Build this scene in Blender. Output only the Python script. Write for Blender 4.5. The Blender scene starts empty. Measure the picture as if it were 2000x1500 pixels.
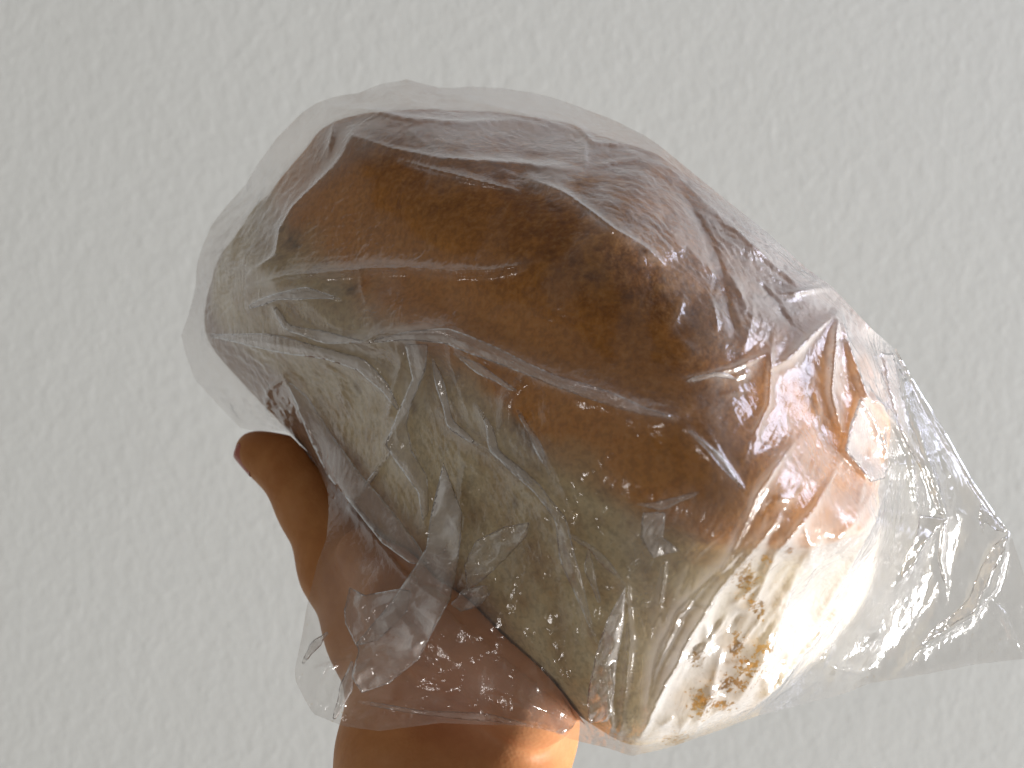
import bpy, math, time
import numpy as np
from mathutils import Vector
from mathutils.bvhtree import BVHTree
from mathutils.geometry import delaunay_2d_cdt

T0 = time.time()
scene = bpy.context.scene
C = scene.collection
rng = np.random.default_rng(7)

# ------------------------------------------------------------------ camera
S = 0.00015          # metres per photo pixel in the plane of the loaf
DIST = 0.30          # camera to that plane
cam_data = bpy.data.cameras.new("camera")
cam = bpy.data.objects.new("camera", cam_data)
C.objects.link(cam)
cam.location = (0, -DIST, 0)
cam.rotation_euler = (math.radians(90), 0, 0)
cam_data.sensor_width = 36.0
cam_data.lens = 36.0 * DIST / (2000 * S)
cam_data.clip_start = 0.01
cam_data.clip_end = 20
cam_data.dof.use_dof = True
cam_data.dof.focus_distance = 0.272
cam_data.dof.aperture_fstop = 15.0
scene.camera = cam

# ------------------------------------------------------------------ room light
world = bpy.data.worlds.new("World")
scene.world = world
world.use_nodes = True
world.node_tree.nodes["Background"].inputs[0].default_value = (0.86, 0.79, 0.70, 1)
world.node_tree.nodes["Background"].inputs[1].default_value = 0.19


def area(name, loc, target, sx, sy, power, col):
    d = bpy.data.lights.new(name, 'AREA')
    d.shape = 'RECTANGLE'
    d.size, d.size_y, d.energy, d.color = sx, sy, power, col
    o = bpy.data.objects.new(name, d)
    C.objects.link(o)
    o.location = loc
    o.rotation_euler = (Vector(target) - Vector(loc)).to_track_quat('-Z', 'Y').to_euler()
    return o


area("window_light", (10.9, -2.40, -5.05), (0.0, 0.05, 0.0), 2.4, 3.3, 3000.0, (1.0, 0.97, 0.92))
area("sky_light", (1.95, 0.30, 1.10), (0.05, -0.05, 0.02), 1.3, 1.2, 38.0, (0.78, 0.81, 1.0))
area("glint_light", (-2.4, -1.7, -0.55), (0.0, 0.0, 0.0), 0.16, 0.24, 5.0, (1.0, 0.95, 0.90))  # small added lamp that puts glints on the film, not a known window

scene.view_settings.view_transform = 'Standard'
scene.view_settings.look = 'None'
scene.view_settings.exposure = 0.0
scene.view_settings.gamma = 1.0
scene.cycles.transparent_max_bounces = 24
scene.cycles.max_bounces = 12


# ------------------------------------------------------------------ helpers
def tag(o, label=None, cat=None, kind=None, group=None):
    if label: o['label'] = label
    if cat: o['category'] = cat
    if kind: o['kind'] = kind
    if group: o['group'] = group
    return o


def mesh_obj(name, verts, faces, mat, parent=None, smooth=True, attrs=None):
    me = bpy.data.meshes.new(name)
    verts = np.asarray(verts, dtype=np.float64)
    if isinstance(faces, np.ndarray):
        n = faces.shape[1]
        me.vertices.add(len(verts))
        me.vertices.foreach_set('co', verts.ravel())
        me.loops.add(faces.size)
        me.loops.foreach_set('vertex_index', faces.ravel().astype(np.int32))
        me.polygons.add(len(faces))
        me.polygons.foreach_set('loop_start', np.arange(0, faces.size, n, dtype=np.int32))
        me.polygons.foreach_set('loop_total', np.full(len(faces), n, dtype=np.int32))
        me.update(calc_edges=True)
        me.validate()
    else:
        me.from_pydata(verts.tolist(), [], faces)
    if attrs:
        for k, v in attrs.items():
            a = me.attributes.new(k, 'FLOAT', 'POINT')
            a.data.foreach_set('value', np.asarray(v, dtype=np.float32))
    if smooth:
        me.polygons.foreach_set('use_smooth', np.ones(len(me.polygons), dtype=bool))
    if mat: me.materials.append(mat)
    o = bpy.data.objects.new(name, me)
    C.objects.link(o)
    if parent: o.parent = parent
    return o


def world_xyz(p):
    """view frame (x right, y up, z towards the viewer) to Blender axes"""
    p = np.asarray(p)
    return np.stack([p[..., 0], -p[..., 2], p[..., 1]], -1)


def P(px, py, z):
    """photo pixel and depth (pixels towards the viewer) to the view frame in metres"""
    px, py, z = np.broadcast_arrays(np.asarray(px, float), np.asarray(py, float), np.asarray(z, float))
    k = (DIST - z * S) / DIST
    return np.stack([(px - 1000) * S * k, (750 - py) * S * k, z * S], -1)


def project(p):
    k = DIST / (DIST - p[..., 2])
    return np.stack([1000 + p[..., 0] * k / S, 750 - p[..., 1] * k / S, p[..., 2] / S], -1)


def hash3(ix, iy, iz, seed):
    h = (ix * 374761393 + iy * 668265263 + iz * 2147483647 + seed * 1274126177) & 0xffffffff
    h = ((h ^ (h >> 13)) * 1274126177) & 0xffffffff
    h = ((h ^ (h >> 16)) * 2246822519) & 0xffffffff
    return ((h ^ (h >> 15)) & 0xffff) / 65535.0


def vnoise(p, seed=0):
    p = np.asarray(p, float)
    i = np.floor(p).astype(np.int64)
    f = p - i
    f = f * f * f * (f * (f * 6 - 15) + 10)
    out = 0
    for a in (0, 1):
        for b in (0, 1):
            for c in (0, 1):
                w = (f[:, 0] if a else 1 - f[:, 0]) * (f[:, 1] if b else 1 - f[:, 1]) * (f[:, 2] if c else 1 - f[:, 2])
                out = out + w * hash3(i[:, 0] + a, i[:, 1] + b, i[:, 2] + c, seed)
    return out * 2 - 1


def fbm(p, seed=0, oct=4):
    s = 0; a = 1.0; t = 0
    for k in range(oct):
        s = s + a * vnoise(np.asarray(p) * 2 ** k + 17.3 * k, seed + k)
        t += a; a *= 0.5
    return s / t


def inside(poly, x, y):
    poly = np.asarray(poly, float)
    r = np.zeros(len(x), bool)
    j = len(poly) - 1
    for i in range(len(poly)):
        xi, yi = poly[i]; xj, yj = poly[j]
        c = ((yi > y) != (yj > y))
        with np.errstate(divide='ignore', invalid='ignore'):
            r ^= c & (x < (xj - xi) * (y - yi) / (yj - yi + 1e-12) + xi)
        j = i
    return r


def seg_dist(x, y, line):
    """distance to a polyline, and where on it (0..1)"""
    line = np.asarray(line, float)
    L = np.r_[0, np.cumsum(np.hypot(*np.diff(line, axis=0).T))]
    best = np.full(len(x), 1e9); t_b = np.zeros(len(x)); side = np.zeros(len(x))
    dirx = np.zeros(len(x)); diry = np.zeros(len(x))
    for k in range(len(line) - 1):
        a = line[k]; d = line[k + 1] - a; l2 = (d @ d) + 1e-9
        t = np.clip(((x - a[0]) * d[0] + (y - a[1]) * d[1]) / l2, 0, 1)
        ex = x - a[0] - t * d[0]; ey = y - a[1] - t * d[1]
        q = np.hypot(ex, ey); m = q < best
        best[m] = q[m]; t_b[m] = (L[k] + t[m] * math.sqrt(l2)) / L[-1]
        l = math.sqrt(l2)
        side[m] = np.sign(d[0] * ey[m] - d[1] * ex[m]); dirx[m] = d[0] / l; diry[m] = d[1] / l
    return best, t_b, side, dirx, diry


def resample(line, step, closed=False):
    line = np.asarray(line, float)
    if closed: line = np.vstack([line, line[:1]])
    L = np.r_[0, np.cumsum(np.hypot(line[:, 0][1:] - line[:, 0][:-1], line[:, 1][1:] - line[:, 1][:-1]))]
    n = max(2, int(round(L[-1] / step)) + (0 if closed else 1))
    t = np.linspace(0, L[-1], n, endpoint=not closed)
    return np.stack([np.interp(t, L, line[:, k]) for k in range(line.shape[1])], 1)


# ------------------------------------------------------------------ node helpers
def new_mat(name):
    m = bpy.data.materials.new(name)
    m.use_nodes = True
    nt = m.node_tree
    for n in list(nt.nodes):
        nt.nodes.remove(n)
    return m, nt, nt.nodes.new('ShaderNodeOutputMaterial')


def N(nt, typ, inputs=None, **props):
    n = nt.nodes.new(typ)
    for k, v in props.items():
        setattr(n, k, v)
    for k, v in (inputs or {}).items():
        s = n.inputs[k]
        if isinstance(v, bpy.types.NodeSocket): nt.links.new(v, s)
        else: s.default_value = v
    return n


def ramp(nt, fac, stops, interp='LINEAR'):
    r = nt.nodes.new('ShaderNodeValToRGB')
    nt.links.new(fac, r.inputs[0])
    r.color_ramp.interpolation = interp
    el = r.color_ramp.elements
    while len(el) < len(stops): el.new(0.5)
    for e, (p, c) in zip(el, stops):
        e.position = p
        e.color = (*c, 1) if isinstance(c, tuple) else (c, c, c, 1)
    return r.outputs[0]


def mixc(nt, fac, a, b, mode='MIX'):
    n = nt.nodes.new('ShaderNodeMix')
    n.data_type = 'RGBA'; n.blend_type = mode
    for s, v in ((n.inputs[0], fac), (n.inputs[6], a), (n.inputs[7], b)):
        if isinstance(v, bpy.types.NodeSocket): nt.links.new(v, s)
        else: s.default_value = (*v, 1) if isinstance(v, tuple) else v
    return n.outputs[2]


def mth(nt, op, a, b=0.0, c=None, clamp=False):
    n = nt.nodes.new('ShaderNodeMath')
    n.operation = op; n.use_clamp = clamp
    for k, v in enumerate((a, b, c)):
        if v is None: continue
        if isinstance(v, bpy.types.NodeSocket): nt.links.new(v, n.inputs[k])
        else: n.inputs[k].default_value = v
    return n.outputs[0]


# ------------------------------------------------------------------ wall
def wall_material():
    m, nt, out = new_mat('painted_plaster')
    tc = N(nt, 'ShaderNodeTexCoord')
    mp = N(nt, 'ShaderNodeMapping', {0: tc.outputs['Object'], 'Scale': (1.0, 1.0, 0.85)})
    n1 = N(nt, 'ShaderNodeTexNoise', {'Vector': mp.outputs[0], 'Scale': 112.0, 'Detail': 4.0, 'Roughness': 0.6})
    n2 = N(nt, 'ShaderNodeTexNoise', {'Vector': mp.outputs[0], 'Scale': 260.0, 'Detail': 2.0})
    n3 = N(nt, 'ShaderNodeTexNoise', {'Vector': tc.outputs['Object'], 'Scale': 9.0, 'Detail': 2.0})
    h = mth(nt, 'ADD', mth(nt, 'POWER', n1.outputs[0], 1.6), mth(nt, 'MULTIPLY', n2.outputs[0], 0.18))
    h = mth(nt, 'ADD', h, mth(nt, 'MULTIPLY', n3.outputs[0], 0.8))
    b = N(nt, 'ShaderNodeBump', {'Height': h, 'Strength': 0.26, 'Distance': 0.0014})
    col = mixc(nt, n3.outputs[0], (0.70, 0.722, 0.72), (0.722, 0.745, 0.745))
    p = N(nt, 'ShaderNodeBsdfPrincipled', {'Base Color': col, 'Roughness': 0.75, 'Normal': b.outputs[0], 'Specular IOR Level': 0.25})
    nt.links.new(p.outputs[0], out.inputs[0])
    return m


WALL_Y = 0.45
wall = mesh_obj('wall', [(-3, WALL_Y, -1.6), (3, WALL_Y, -1.6), (3, WALL_Y, 1.6), (-3, WALL_Y, 1.6)],
                [(0, 1, 2, 3)], wall_material(), smooth=False)
tag(wall, 'plain white painted wall with a faint bumpy roller texture behind the bread', 'wall', 'structure')

# ------------------------------------------------------------------ loaf
LR = np.array([[-0.643, 0.7446, 0.1793], [0.4432, 0.1707, 0.88], [-0.6246, -0.6453, 0.4398]])
LO = np.array([156.0, -544.9, 342.4]) * S
LL, LW, LH = 1316 * S, 718 * S, 365 * S
HD = 330 * S
LC = np.array([LL / 2, LW / 2, LH * 0.85])

BREAD_EDGE = [(405, 668), (450, 722), (530, 805), (600, 880), (700, 990), (800, 1110), (870, 1180), (960, 1255),
              (1050, 1330), (1130, 1395), (1235, 1462), (1350, 1428), (1480, 1378), (1580, 1300), (1640, 1235), (1690, 1165),
              (1718, 1050), (1738, 930), (1738, 800), (1715, 705), (1640, 598), (1580, 540), (1500, 462),
              (1400, 385), (1280, 300), (1100, 240), (950, 218), (800, 214), (700, 222), (630, 248),
              (560, 335), (500, 405), (440, 480), (408, 560), (398, 620)]


def box_f(q):
    """<1 inside the loaf, in loaf axes (length, width, height)"""
    u = 2 * q[:, 0] / LL - 1
    v = 2 * q[:, 1] / LW - 1
    w = q[:, 2] - LH
    up = np.clip(w / HD, 0, 9); dn = np.clip(-w / LH, 0, 9)
    k = np.where(w > 0, 1.02 + 0.0 * up, 1.0 - 0.075 * np.clip(dn * 3.0, 0, 1) ** 0.7 - 0.02 * dn)
    e = 3.6
    return (np.abs(u / k) ** e + np.abs(v / k) ** e + up ** 2.3 + dn ** 6) ** (1 / e)


def icosphere(level):
    import bmesh
    bm = bmesh.new()
    bmesh.ops.create_icosphere(bm, subdivisions=level, radius=1.0)
    v = np.array([x.co for x in bm.verts]); f = np.array([[x.index for x in p.verts] for p in bm.faces])
    bm.free()
    return v, f


dirs, loaf_faces = icosphere(7)
dl = dirs @ np.eye(3)                     # directions in loaf axes
lo = np.zeros(len(dl)); hi = np.full(len(dl), 0.3)
for _ in range(26):
    mid = (lo + hi) / 2
    ins = box_f(LC + dl * mid[:, None]) < 1
    lo = np.where(ins, mid, lo); hi = np.where(ins, hi, mid)
loaf_r = (lo + hi) / 2
cview = LO + LR @ LC
c_px = project(cview[None])[0]


def polar_edge(pts, ang, n=240):
    """outermost radius per angle around c_px"""
    d = pts[:, :2] - c_px[:2]
    a = np.arctan2(d[:, 1], d[:, 0]); r = np.hypot(d[:, 0], d[:, 1])
    k = ((a + math.pi) / (2 * math.pi) * n).astype(int) % n
    o = np.zeros(n); np.maximum.at(o, k, r)
    return o


edge_t = polar_edge(resample(BREAD_EDGE, 2, True), 0)
NA = 240
for it in range(10):                      # widen or narrow the loaf until its outline has the photo's proportions
    pv = cview + (dl * loaf_r[:, None]) @ LR.T
    pp = project(pv)
    e = polar_edge(pp, 0)
    ratio = np.where(e > 0, edge_t / np.maximum(e, 1), 1)
    ker = np.hanning(9); ker /= ker.sum()
    ratio = np.convolve(np.r_[ratio[-4:], ratio, ratio[:4]], ker, 'valid')
    d = pp[:, :2] - c_px[:2]
    a = (np.arctan2(d[:, 1], d[:, 0]) + math.pi) / (2 * math.pi) * NA
    f = np.interp(a, np.arange(NA + 2) - 0.5, np.r_[ratio[-1], ratio, ratio[0]])
    # only the part near the rim is adjusted
    wgt = np.clip(np.hypot(d[:, 0], d[:, 1]) / np.maximum(np.interp(a, np.arange(NA) + .5, e), 1), 0, 1) ** 1.2
    loaf_r = loaf_r * (1 + (f - 1) * wgt)
nb = np.zeros(len(dl)); cnt = np.zeros(len(dl))
fe = np.vstack([loaf_faces[:, [0, 1]], loaf_faces[:, [1, 2]], loaf_faces[:, [2, 0]]])
for _ in range(6):
    nb[:] = 0; cnt[:] = 0
    np.add.at(nb, fe[:, 0], loaf_r[fe[:, 1]]); np.add.at(cnt, fe[:, 0], 1)
    loaf_r = 0.5 * loaf_r + 0.5 * nb / cnt
loaf_smooth_r = loaf_r.copy()
q = LC + dl * loaf_r[:, None]
loaf_r = loaf_r + S * (5.0 * fbm(q / 0.028, 3, 3) + 1.6 * fbm(q / 0.006, 9, 3))
# torn, lumpy break line between the domed crust and the pale sides
shift = 5 + 75 * np.clip((q[:, 0] / LL - 0.05) / 0.5, 0, 1)
t_break = (q[:, 2] - LH - S * shift + S * 34 * fbm(q / 0.02, 21, 3)) / S
loaf_r = loaf_r - S * 15 * np.exp(-(t_break / 22) ** 2) * np.clip(0.55 + 0.9 * fbm(q / 0.012, 33, 2), 0, 1)
loaf_q = LC + dl * loaf_r[:, None]
loaf_view = LO + loaf_q @ LR.T
crustness = (loaf_q[:, 2] - LH) / S - shift + 34 * fbm(loaf_q / 0.02, 21, 3)


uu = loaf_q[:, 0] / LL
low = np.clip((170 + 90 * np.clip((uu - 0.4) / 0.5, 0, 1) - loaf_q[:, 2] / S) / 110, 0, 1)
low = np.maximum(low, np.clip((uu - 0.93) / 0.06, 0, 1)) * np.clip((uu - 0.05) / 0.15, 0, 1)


def bread_material():
    m, nt, out = new_mat('bread_crust')
    tc = N(nt, 'ShaderNodeTexCoord')
    co = tc.outputs['Object']
    at = N(nt, 'ShaderNodeAttribute', attribute_name='crustness').outputs['Fac']
    big = N(nt, 'ShaderNodeTexNoise', {'Vector': co, 'Scale': 32.0, 'Detail': 4.0, 'Roughness': 0.6}).outputs[0]
    fine = N(nt, 'ShaderNodeTexNoise', {'Vector': co, 'Scale': 260.0, 'Detail': 4.0, 'Roughness': 0.65}).outputs[0]
    med = N(nt, 'ShaderNodeTexNoise', {'Vector': co, 'Scale': 95.0, 'Detail': 4.0, 'Roughness': 0.6}).outputs[0]
    crust = ramp(nt, big, [(0.34, (0.41, 0.150, 0.026)), (0.50, (0.46, 0.185, 0.034)), (0.64, (0.49, 0.225, 0.055))])
    crust = mixc(nt, ramp(nt, med, [(0.42, 0.55), (0.58, 0.0)]), crust, (0.29, 0.100, 0.019))
    crust = mixc(nt, ramp(nt, fine, [(0.35, 0.75), (0.60, 0.0)]), crust, (0.17, 0.056, 0.012))
    pale = ramp(nt, med, [(0.32, (0.54, 0.385, 0.19)), (0.5, (0.70, 0.575, 0.335)), (0.64, (0.76, 0.655, 0.42))])
    pale = mixc(nt, ramp(nt, big, [(0.50, 0.0), (0.70, 0.55)]), pale, (0.32, 0.14, 0.035))
    vo = N(nt, 'ShaderNodeTexVoronoi', {'Vector': co, 'Scale': 62.0, 'Randomness': 1.0}).outputs['Distance']
    spot = mth(nt, 'MULTIPLY', ramp(nt, vo, [(0.06, 1.0), (0.20, 0.0)]), ramp(nt, med, [(0.45, 0.0), (0.6, 0.8)]))
    pale = mixc(nt, spot, pale, (0.14, 0.07, 0.025))
    rise = N(nt, 'ShaderNodeMapRange', {'Value': mth(nt, 'ADD', at, mth(nt, 'MULTIPLY', mth(nt, 'SUBTRACT', big, 0.5), 200.0)), 'From Min': 250.0, 'From Max': 90.0, 'To Max': 0.95}).outputs[0]
    crust = mixc(nt, rise, crust, mixc(nt, fine, (0.60, 0.225, 0.030), (0.72, 0.34, 0.070)))
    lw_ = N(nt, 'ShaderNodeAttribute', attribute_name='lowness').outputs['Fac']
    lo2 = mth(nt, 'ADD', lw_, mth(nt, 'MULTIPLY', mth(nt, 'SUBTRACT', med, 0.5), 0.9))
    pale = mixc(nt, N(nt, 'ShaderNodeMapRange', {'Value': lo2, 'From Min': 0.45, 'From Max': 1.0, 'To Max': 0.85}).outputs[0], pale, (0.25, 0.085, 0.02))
    a2 = mth(nt, 'ADD', at, mth(nt, 'MULTIPLY', mth(nt, 'SUBTRACT', med, 0.5), 100.0))
    t = N(nt, 'ShaderNodeMapRange', {'Value': a2, 'From Min': -22.0, 'From Max': 40.0}).outputs[0]
    col = mixc(nt, t, pale, crust)
    # darker specks along the torn break line
    line = N(nt, 'ShaderNodeMapRange', {'Value': mth(nt, 'ABSOLUTE', mth(nt, 'ADD', at, 2.0)), 'From Min': 26.0, 'From Max': 4.0}).outputs[0]
    line = mth(nt, 'MULTIPLY', line, ramp(nt, med, [(0.48, 0.0), (0.62, 0.75)]))
    col = mixc(nt, line, col, (0.10, 0.075, 0.045))
    grain = N(nt, 'ShaderNodeTexNoise', {'Vector': co, 'Scale': 620.0, 'Detail': 3.0, 'Roughness': 0.6}).outputs[0]
    col = mixc(nt, ramp(nt, grain, [(0.40, 0.38), (0.52, 0.0)]), col, mixc(nt, 0.6, col, (0.06, 0.02, 0.005)))
    col = mixc(nt, ramp(nt, grain, [(0.54, 0.0), (0.66, 0.30)]), col, mixc(nt, 0.5, col, (0.75, 0.50, 0.25)))
    h = mth(nt, 'ADD', mth(nt, 'MULTIPLY', fine, 0.6), mth(nt, 'ADD', med, mth(nt, 'MULTIPLY', grain, 0.35)))
    b = N(nt, 'ShaderNodeBump', {'Height': h, 'Strength': 0.6, 'Distance': 0.0012})
    p = N(nt, 'ShaderNodeBsdfPrincipled', {'Base Color': col, 'Roughness': 0.62, 'Normal': b.outputs[0], 'Specular IOR Level': 0.3})
    nt.links.new(p.outputs[0], out.inputs[0])
    return m


bread_mat = bread_material()
loaf = bpy.data.objects.new('bread_loaf', None)
C.objects.link(loaf)
loaf.location = Vector(world_xyz(cview))
loaf.empty_display_size = 0.02
tag(loaf, 'brown domed bread loaf with pale sides inside the clear bag', 'bread loaf')
loc_v = world_xyz(loaf_view - cview)
fc = crustness[loaf_faces].mean(1) > 0
for name, sel in (('domed_crust', fc), ('pale_side', ~fc)):
    used = np.unique(loaf_faces[sel])
    remap = np.zeros(len(loc_v), int); remap[used] = np.arange(len(used))
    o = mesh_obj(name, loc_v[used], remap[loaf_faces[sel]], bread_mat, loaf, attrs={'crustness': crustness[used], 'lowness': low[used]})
    # keep shading continuous over the shared rim
    if name == 'domed_crust': o['label'] = 'brown domed top crust'
    else: o['label'] = 'pale soft lower side and end'
loaf_bvh = BVHTree.FromPolygons(world_xyz(loaf_view).tolist(), loaf_faces.tolist())
print('loaf', round(time.time() - T0, 1))
# ------------------------------------------------------------------ hand
def loaf_pt(u, v, w):
    """loaf axes (fractions of length and width, height in photo pixels) to the view frame"""
    return LO + LR @ np.array([u * LL, v * LW, w * S])


def pxp(px, py, z):
    return P(px, py, z)


HAND = []   # tapered capsules: a, b, ra, rb, blend group


def cap(a, b, ra, rb):
    HAND.append((np.asarray(a, float), np.asarray(b, float), ra * S, rb * S))


# thumb, bent back at its tip
TH = [(505, 884, -262), (540, 915, -240), (592, 985, -205), (655, 1110, -165), (740, 1230, -95)]
cap(pxp(493, 876, -268), pxp(512, 886, -258), 33, 42)
cap(pxp(512, 888, -258), pxp(560, 912, -240), 44, 58)
cap(pxp(560, 912, -240), pxp(606, 985, -212), 60, 66)
cap(pxp(606, 985, -212), pxp(668, 1110, -170), 66, 82)
cap(pxp(668, 1110, -170), pxp(752, 1230, -95), 84, 112)
cap(pxp(752, 1230, -95), pxp(835, 1345, 20), 116, 150)
cap(pxp(655, 1020, -215), pxp(800, 1200, -80), 62, 100)
cap(pxp(712, 1085, -45), pxp(800, 1166, 78), 58, 88)
cap(pxp(800, 1166, 78), pxp(900, 1248, 165), 88, 90)
cap(pxp(900, 1248, 165), pxp(1040, 1362, 255), 90, 84)
# heel of the palm and wrist
cap(pxp(1000, 1330, 85), pxp(985, 1440, 135), 112, 118)
cap(pxp(905, 1310, 40), pxp(1000, 1400, 90), 120, 118)
cap(pxp(835, 1345, 20), pxp(805, 1470, 120), 140, 132)
cap(pxp(985, 1430, 130), pxp(955, 1560, 200), 122, 122)
cap(pxp(805, 1470, 120), pxp(800, 1620, 230), 132, 140)
cap(pxp(880, 1460, 135), pxp(880, 1640, 230), 118, 125)
cap(pxp(955, 1560, 200), pxp(960, 1760, 300), 124, 142)
cap(pxp(800, 1620, 230), pxp(800, 1780, 310), 140, 150)
# palm under the loaf and four fingers that run beneath it and curl up its far side
base = [(0.62, 0.50, -66), (0.545, 0.53, -66), (0.47, 0.51, -66), (0.40, 0.46, -62)]
root = [pxp(790, 1330, 0), pxp(850, 1350, 30), pxp(910, 1360, 60), pxp(980, 1380, 95)]
for (u, v, w), r0, flen, rad in zip(base, root, (0.92, 1.0, 0.95, 0.76), (57, 60, 57, 49)):
    k = loaf_pt(u, v, w - 22)
    cap(r0, k, 88, 68)
    p1 = loaf_pt(u + 0.035 * flen, v + 0.36 * flen, -rad - 10)
    p2 = loaf_pt(u + 0.05 * flen, max(v + 0.62 * flen, 1.10), -rad * 0.2 + 40)
    p3 = loaf_pt(u + 0.06 * flen, 1.16, 165 * flen)
    cap(k, p1, rad + 6, rad); cap(p1, p2, rad, rad - 5); cap(p2, p3, rad - 6, rad - 14)


def capsule_d(p, a, b, ra, rb):
    d = b - a
    t = np.clip(((p - a) @ d) / (d @ d), 0, 1)
    return np.linalg.norm(p - a - t[..., None] * d, axis=-1) - (ra + (rb - ra) * t)


def surface_nets(d, org, h):
    nx, ny, nz = d.shape
    neg = d < 0
    cnt = np.zeros((nx - 1, ny - 1, nz - 1)); acc = np.zeros((nx - 1, ny - 1, nz - 1, 3))
    corners = [(i, j, k) for i in (0, 1) for j in (0, 1) for k in (0, 1)]
    sl = lambda c: tuple(slice(c[m], c[m] + d.shape[m] - 1) for m in range(3))
    for c in corners:
        for m in range(3):
            if c[m] == 0:
                c2 = list(c); c2[m] = 1
                A = d[sl(c)]; B = d[sl(c2)]
                x = (A < 0) != (B < 0)
                t = np.where(x, A / np.where(x, A - B, 1), 0)
                cnt += x
                for n in range(3):
                    acc[..., n] += np.where(x, c[n] + (t if n == m else 0), 0)
    act = cnt > 0
    idx = np.full(act.shape, -1); idx[act] = np.arange(act.sum())
    ii = np.argwhere(act)
    v = org + h * (ii + acc[act] / cnt[act][:, None])
    faces = []
    for m in range(3):
        a, b = [(1, 2), (2, 0), (0, 1)][m]
        s0 = [slice(1, -1)] * 3; s1 = [slice(1, -1)] * 3
        s0[m] = slice(0, -1); s1[m] = slice(1, None)
        x = neg[tuple(s0)] != neg[tuple(s1)]
        g = np.argwhere(x)
        off = np.array([1, 1, 1]); off[m] = 0
        g = g + off
        flip = neg[tuple(g.T)]
        ea = np.eye(3, dtype=int)[a]; eb = np.eye(3, dtype=int)[b]
        qd = np.stack([idx[tuple((g - ea - eb).T)], idx[tuple((g - eb).T)], idx[tuple(g.T)], idx[tuple((g - ea).T)]], 1)
        qd[~flip] = qd[~flip][:, ::-1]
        faces.append(qd)
    return v, np.vstack(faces)


hb = np.array([[min(c[0][k] - c[2], c[1][k] - c[3]) for k in range(3)] for c in HAND]).min(0) - 0.004
ht = np.array([[max(c[0][k] + c[2], c[1][k] + c[3]) for k in range(3)] for c in HAND]).max(0) + 0.004
hv = 0.0013
dims = np.ceil((ht - hb) / hv).astype(int) + 1
field = np.full(dims, 0.02, np.float32)
axs = [hb[k] + hv * np.arange(dims[k]) for k in range(3)]
KB = 0.006
for a, b, ra, rb in HAND:
    m = 0.012 + max(ra, rb)
    i0 = np.maximum(((np.minimum(a, b) - m - hb) / hv).astype(int), 0)
    i1 = np.minimum(((np.maximum(a, b) + m - hb) / hv).astype(int) + 2, dims)
    s = tuple(slice(i0[k], i1[k]) for k in range(3))
    g = np.stack(np.meshgrid(*[axs[k][s[k]] for k in range(3)], indexing='ij'), -1)
    dd = capsule_d(g, a, b, ra, rb).astype(np.float32)
    f0 = field[s]
    hh = np.clip(0.5 + 0.5 * (f0 - dd) / KB, 0, 1)
    field[s] = f0 * (1 - hh) + dd * hh - KB * hh * (1 - hh)
# flesh gives way where it carries the loaf
hvts, hfaces = surface_nets(field, hb, hv)
he = np.vstack([hfaces[:, [0, 1]], hfaces[:, [1, 2]], hfaces[:, [2, 3]], hfaces[:, [3, 0]]])
hdeg = np.bincount(he.ravel(), minlength=len(hvts))
for _ in range(3):
    acc = np.stack([np.bincount(he[:, 0], hvts[he[:, 1], k], len(hvts)) + np.bincount(he[:, 1], hvts[he[:, 0], k], len(hvts)) for k in range(3)], 1)
    hvts = 0.5 * hvts + 0.5 * acc / hdeg[:, None]


def loaf_push(p, gap):
    """push points out of the loaf, radially from its centre"""
    d = p - cview
    r = np.linalg.norm(d, axis=1)
    n = d / np.maximum(r, 1e-9)[:, None]
    R = loaf_radius(n) + gap
    return np.where((r < R)[:, None], cview + n * R[:, None], p), r - R


# radius lookup over direction (cube of longitudes and latitudes)
LON, LAT = 360, 180
_lg = (np.arange(LON) + .5) / LON * 2 * math.pi - math.pi
_la = (np.arange(LAT) + .5) / LAT * math.pi - math.pi / 2
from mathutils.kdtree import KDTree
_kd = KDTree(len(dirs))
dirs_view = dl @ LR.T
for i_, d_ in enumerate(dirs_view): _kd.insert(d_, i_)
_kd.balance()
_tab = np.zeros((LAT, LON))
for i_, la in enumerate(_la):
    for j_, lg in enumerate(_lg):
        r_ = _kd.find_n((math.cos(la) * math.cos(lg), math.cos(la) * math.sin(lg), math.sin(la)), 3)
        w_ = [1 / (x[2] + 1e-5) for x in r_]
        _tab[i_, j_] = sum(loaf_r[x[1]] * y for x, y in zip(r_, w_)) / sum(w_)


def loaf_radius(n):
    fx = (np.arctan2(n[:, 1], n[:, 0]) + math.pi) / (2 * math.pi) * LON - .5
    fy = np.clip((np.arcsin(np.clip(n[:, 2], -1, 1)) + math.pi / 2) / math.pi * LAT - .5, 0, LAT - 1.001)
    x0 = np.floor(fx).astype(int); tx = fx - x0
    y0 = np.floor(fy).astype(int); ty = fy - y0
    a = _tab[y0, x0 % LON] * (1 - tx) + _tab[y0, (x0 + 1) % LON] * tx
    b = _tab[y0 + 1, x0 % LON] * (1 - tx) + _tab[y0 + 1, (x0 + 1) % LON] * tx
    return a * (1 - ty) + b * ty


hvts, _ = loaf_push(hvts, 0.0012)
hnoise = fbm(hvts / 0.006, 50, 3)
hnorm_c = hvts.copy()


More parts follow.
